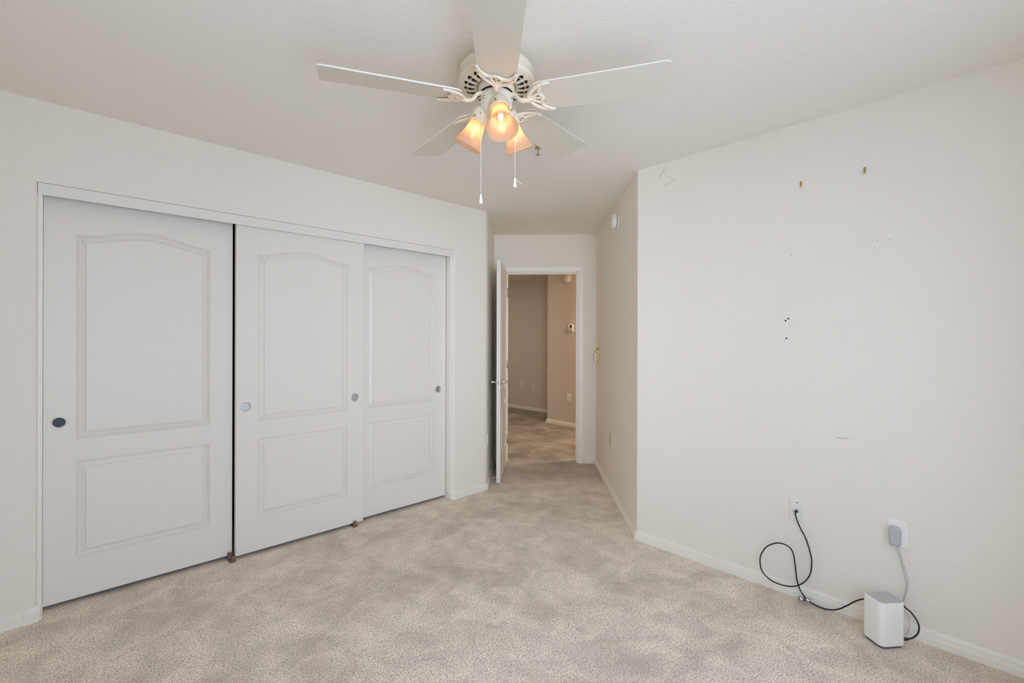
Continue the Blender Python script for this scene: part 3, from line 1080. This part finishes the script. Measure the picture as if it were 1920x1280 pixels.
for k in range(8):
    a = 2 * pi * k / 8
    df.prism([(0.002, -0.002), (0.014, -0.0032), (0.014, 0.0032), (0.002, 0.002)], -0.0482, -0.0470, Matrix.Rotation(a, 4, 'Z'))
df.build('deflector', STEEL, e)

# ------------------------------------------------------------------ ceiling fan
FC = Vector((1.2353, 1.3856, 0))
fan = empty('ceiling_fan', Matrix.Translation((FC.x, FC.y, H)))
tag(fan, 'cream five blade ceiling fan with three lit frosted bell lamps', 'ceiling fan')
FZ = lambda z: z - H
AZ0 = -43.699                                          # camera right axis in world degrees
P_ = lambda pr: [(r, FZ(z)) for r, z in pr]
MB().lathe(P_([(0.0001, 2.44), (0.075, 2.44), (0.078, 2.425), (0.083, 2.412), (0.118, 2.408), (0.138, 2.402), (0.147, 2.390), (0.1485, 2.376),
               (0.1485, 2.350), (0.1515, 2.346), (0.1515, 2.341), (0.148, 2.337), (0.140, 2.334), (0.122, 2.326), (0.100, 2.321), (0.082, 2.321),
               (0.079, 2.324), (0.077, 2.332), (0.0001, 2.332)]), 64).build('motor_housing', FANP, fan)
# ventilation slots in the dish below the motor, pairs of an outer block and an inner teardrop
def dish(r, off=0.0009):
    pts = [(0.079, 2.3212), (0.082, 2.321), (0.100, 2.321), (0.122, 2.326), (0.140, 2.334)]
    for (ra, za), (rb, zb) in zip(pts, pts[1:]):
        if r <= rb:
            return FZ(za + (zb - za) * (r - ra) / (rb - ra)) - off
    return FZ(2.334) - off


def slot(outline):
    vs = [(r * cos(t / r), r * sin(t / r), dish(r)) for r, t in outline]
    vs2 = [(v[0], v[1], v[2] + 0.0008) for v in vs]
    n_ = len(vs)
    return MB().add(vs + vs2, [tuple(range(n_)), tuple(reversed(range(n_, 2 * n_)))] + [(i, (i + 1) % n_, n_ + (i + 1) % n_, n_ + i) for i in range(n_)]).build('vent_slot', BLACK, fan)


SLOTS = (slot([(0.085, -0.0012), (0.085, 0.0012), (0.097, 0.0050), (0.106, 0.0082), (0.111, 0.0080), (0.1145, 0.0), (0.111, -0.0080), (0.106, -0.0082), (0.097, -0.0050)]),
         slot([(0.1160, -0.0088), (0.1195, 0.0), (0.1160, 0.0088), (0.1230, 0.0100), (0.1270, 0.0085), (0.1300, 0.0), (0.1270, -0.0085), (0.1230, -0.0100)]))
for src in SLOTS:
    for k in range(20):
        c = src if k == 0 else src.copy()
        if k:
            COL.objects.link(c)
            c.parent = fan
        c.matrix_basis = Matrix.Rotation(2 * pi * (k + 0.5) / 20, 4, 'Z')
MB().lathe(P_([(0.0001, 2.332), (0.070, 2.332), (0.073, 2.328), (0.073, 2.303), (0.070, 2.300), (0.0001, 2.300)]), 48).build('flywheel', FANP, fan)
MB().lathe(P_([(0.0001, 2.301), (0.066, 2.301), (0.066, 2.297), (0.0001, 2.297)]), 48).build('flywheel_gap', BLACK, fan)
sh = MB().lathe(P_([(0.0001, 2.297), (0.060, 2.297), (0.0625, 2.294), (0.0635, 2.290), (0.0635, 2.286), (0.0630, 2.284), (0.0630, 2.243), (0.0605, 2.232),
                    (0.050, 2.218), (0.040, 2.208), (0.030, 2.200), (0.018, 2.194), (0.0001, 2.192)]), 48).build('switch_housing', FANP, fan)
for k in range(3):
    a = radians(-122 + 60 + 120 * k + 2)
    M = Matrix.Translation((0.063 * cos(a), 0.063 * sin(a), FZ(2.266))) @ Matrix.Rotation(a, 4, 'Z') @ Matrix.Rotation(radians(90), 4, 'Y')
    MB().lathe([(0.0065, 0), (0.0065, 0.003), (0.004, 0.006), (0.0001, 0.0065)], 14, M).build('screw', STEEL, sh)
MB().lathe([(0.0022, 0), (0.0022, 0.0006), (0.0001, 0.0006)], 10, Matrix.Rotation(radians(AZ0 - 80), 4, 'Z') @ Matrix.Translation((0.0630, 0, FZ(2.278)))
           @ Matrix.Rotation(radians(90), 4, 'Y')).build('rivet', GREYP, sh)

# blades and their scroll brackets: local x radial, y tangential, z up
BLW = [(0.150, 0.090), (0.155, 0.112), (0.163, 0.128), (0.174, 0.139), (0.19, 0.145), (0.30, 0.151), (0.53, 0.165), (0.63, 0.174), (0.645, 0.172), (0.655, 0.164), (0.660, 0.150)]


def blade_mesh():
    mb = MB()
    th_ = 0.0055
    up_ = [(r, w / 2) for r, w in BLW]
    lo_ = [(r, -w / 2) for r, w in reversed(BLW)]
    P = up_ + lo_
    n_ = len(P)
    mb.add([(x_, y_, 0) for x_, y_ in P] + [(x_, y_, th_) for x_, y_ in P],
           [tuple(reversed(range(n_))), tuple(range(n_, 2 * n_))] + [(i, (i + 1) % n_, n_ + (i + 1) % n_, n_ + i) for i in range(n_)])
    return mb


def bracket_mesh():
    mb = MB()
    up = (0, 0, 1)
    z = -0.006

    def rod(pts, rs, sub=7, flat=0.75):
        pp = catmull(pts, sub)
        n_ = len(pp)
        rr = []
        for i in range(n_):
            t = i / (n_ - 1) * (len(rs) - 1)
            k = min(int(t), len(rs) - 2)
            rr.append(rs[k] + (rs[k + 1] - rs[k]) * (t - k))
        mb.tube(pp, rr, 12, flat=flat, up=up)
    # arm from the flywheel
    rod([(0.058, 0, 0.026), (0.078, 0, 0.018), (0.100, 0, -0.006), (0.122, 0, -0.011), (0.146, 0, z)], [0.0105, 0.0105, 0.0105, 0.011, 0.010])
    for s in (-1, 1):
        # outer limb sweeping to the horn tip
        rod([(0.130, 0, -0.010), (0.140, s * 0.018, z), (0.155, s * 0.040, z), (0.178, s * 0.058, z), (0.205, s * 0.069, z), (0.228, s * 0.070, z)],
            [0.0090, 0.0085, 0.0085, 0.0085, 0.0078, 0.0058])
        # scalloped inner edge from the centre cusp to the horn
        rod([(0.192, 0.000, z), (0.184, s * 0.014, z), (0.180, s * 0.030, z), (0.186, s * 0.046, z), (0.202, s * 0.060, z), (0.222, s * 0.069, z)],
            [0.0068, 0.0078, 0.0082, 0.0080, 0.0070, 0.0055])
        # strut between them
        rod([(0.142, s * 0.004, z), (0.162, s * 0.016, z), (0.180, s * 0.028, z)], [0.0075, 0.0062, 0.0070])
    rod([(0.140, 0, z), (0.168, 0, z), (0.192, 0, z)], [0.0075, 0.0055, 0.0070])
    return mb


PITCH = -12.4
ang_k = [0.33, -1.46, -0.07, 0.93, 0.27]
dz_k = [0.0173, -0.0038, -0.0073, 0.0038, -0.0124]
bl_src = blade_mesh().build('fan_blade', [BLADE, BLADE_EDGE], fan)
for p_ in bl_src.data.polygons:
    if abs(p_.normal.z) < 0.5:
        p_.material_index = 1
br_src = bracket_mesh().build('blade_bracket', FANP, fan)
for (sx, sy) in ((0.166, 0.0), (0.200, 0.064), (0.200, -0.064)):
    MB().lathe([(0.0001, -0.0125), (0.003, -0.0118), (0.0035, -0.010), (0.0035, -0.003)], 10, Matrix.Translation((sx, sy, 0)), caps=False).build('screw', BRASS, br_src)
for k in range(5):
    A = radians(55.11 + 72 * k + ang_k[k] + AZ0)
    M = (Matrix.Translation((0, 0, FZ(2.2713) - 0.003)) @ Matrix.Rotation(A, 4, 'Z') @ Matrix.Rotation(-math.asin(dz_k[k] / 0.66), 4, 'Y'))
    Mb = M @ Matrix.Rotation(radians(PITCH), 4, 'X')
    if k == 0:
        b_, r_ = bl_src, br_src
    else:
        b_, r_ = bl_src.copy(), br_src.copy()
        COL.objects.link(b_)
        COL.objects.link(r_)
        b_.parent = fan
        r_.parent = fan
        for sc in [o for o in list(COL.objects) if o.parent == br_src]:
            s_ = sc.copy()
            COL.objects.link(s_)
            s_.parent = r_
    b_.matrix_basis = Mb
    r_.matrix_basis = Mb

# three lamps
TIL = radians(28)
for k in range(3):
    A = radians(-78.3 + 120 * k + AZ0)
    RZ = Matrix.Rotation(A, 4, 'Z')
    # lamp axis frame: origin at the socket, local +z pointing out along the lamp
    o = Vector((0.067, 0, FZ(2.219)))
    M = RZ @ Matrix.Translation(o) @ Matrix.Rotation(pi - TIL, 4, 'Y')
    arm = MB()
    arm.lathe([(0.0260, -0.040), (0.0320, -0.030), (0.0375, -0.018), (0.0395, -0.004), (0.0400, 0.022), (0.0405, 0.024), (0.0400, 0.026), (0.0375, 0.026), (0.0375, 0.010), (0.0001, 0.008)], 32, M)
    lamp = arm.build('lamp_socket', FANP, fan)
    for j in range(3):
        aj = 2 * pi * j / 3 + 1.57
        Mj = M @ Matrix.Rotation(aj, 4, 'Z') @ Matrix.Translation((0.0395, 0, 0.016)) @ Matrix.Rotation(radians(90), 4, 'Y')
        MB().lathe([(0.0018, -0.002), (0.0018, 0.006), (0.0042, 0.0065), (0.0042, 0.009), (0.0001, 0.0095)], 10, Mj).build('thumb_screw', BRASS, lamp)
    shp = [(0.0300, 0.014), (0.0315, 0.022), (0.0328, 0.034), (0.0345, 0.050), (0.0375, 0.066), (0.0425, 0.084), (0.0495, 0.100), (0.0565, 0.114), (0.0612, 0.123), (0.0620, 0.127)]
    s_ = MB().lathe(shp, 48, M, caps=False).build('lamp_shade', SHADE, lamp)
    sm = s_.modifiers.new('thickness', 'SOLIDIFY')
    sm.thickness = 0.0016
    MB().lathe([(0.0001, 0.040), (0.006, 0.042), (0.0085, 0.050), (0.0092, 0.058), (0.0080, 0.068), (0.0048, 0.080), (0.0018, 0.089), (0.0001, 0.091)], 20, M).build('bulb', BULB, lamp)
    MB().lathe([(0.0085, 0.010), (0.0085, 0.036), (0.0001, 0.036)], 16, M).build('bulb_base', PLATEP, lamp)

# pull chains with knobs
for (dx, dy, z0, z1, tuft) in ((-0.0600, -0.022, 2.262, 1.893, 0), (0.0740, -0.004, 2.250, 1.963, 1)):
    a = radians(AZ0)
    wx = dx * cos(a) - dy * sin(a)
    wy = dx * sin(a) + dy * cos(a)
    cb = MB().tube([(wx * 0.90, wy * 0.90, FZ(z0) + 0.002), (wx, wy, FZ(z0) - 0.004), (wx, wy, FZ(z1))], 0.0010, 6)
    zz = z0 - 0.01
    ch = cb.build('pull_chain', CHAIN, fan)
    kn = MB().lathe([(0.0025, FZ(z1) + 0.002), (0.0032, FZ(z1) - 0.001), (0.0048, FZ(z1) - 0.016), (0.0068, FZ(z1) - 0.031), (0.0062, FZ(z1) - 0.036), (0.0001, FZ(z1) - 0.035)], 16,
                    Matrix.Translation((wx, wy, 0))).build('pull_knob', PLASTIC, ch)
    MB().ball((wx, wy, FZ(2.214)), 0.0034, 10).build('chain_joint', STEEL, ch)
    if tuft:
        b = radians(AZ0)
        MB().tube([(wx, wy, FZ(z1)), (wx + 0.012 * cos(b), wy + 0.012 * sin(b), FZ(z1) - 0.012), (wx + 0.026 * cos(b), wy + 0.026 * sin(b), FZ(z1) - 0.022)], 0.0010, 6).build('chain_tail', CHAIN, ch)
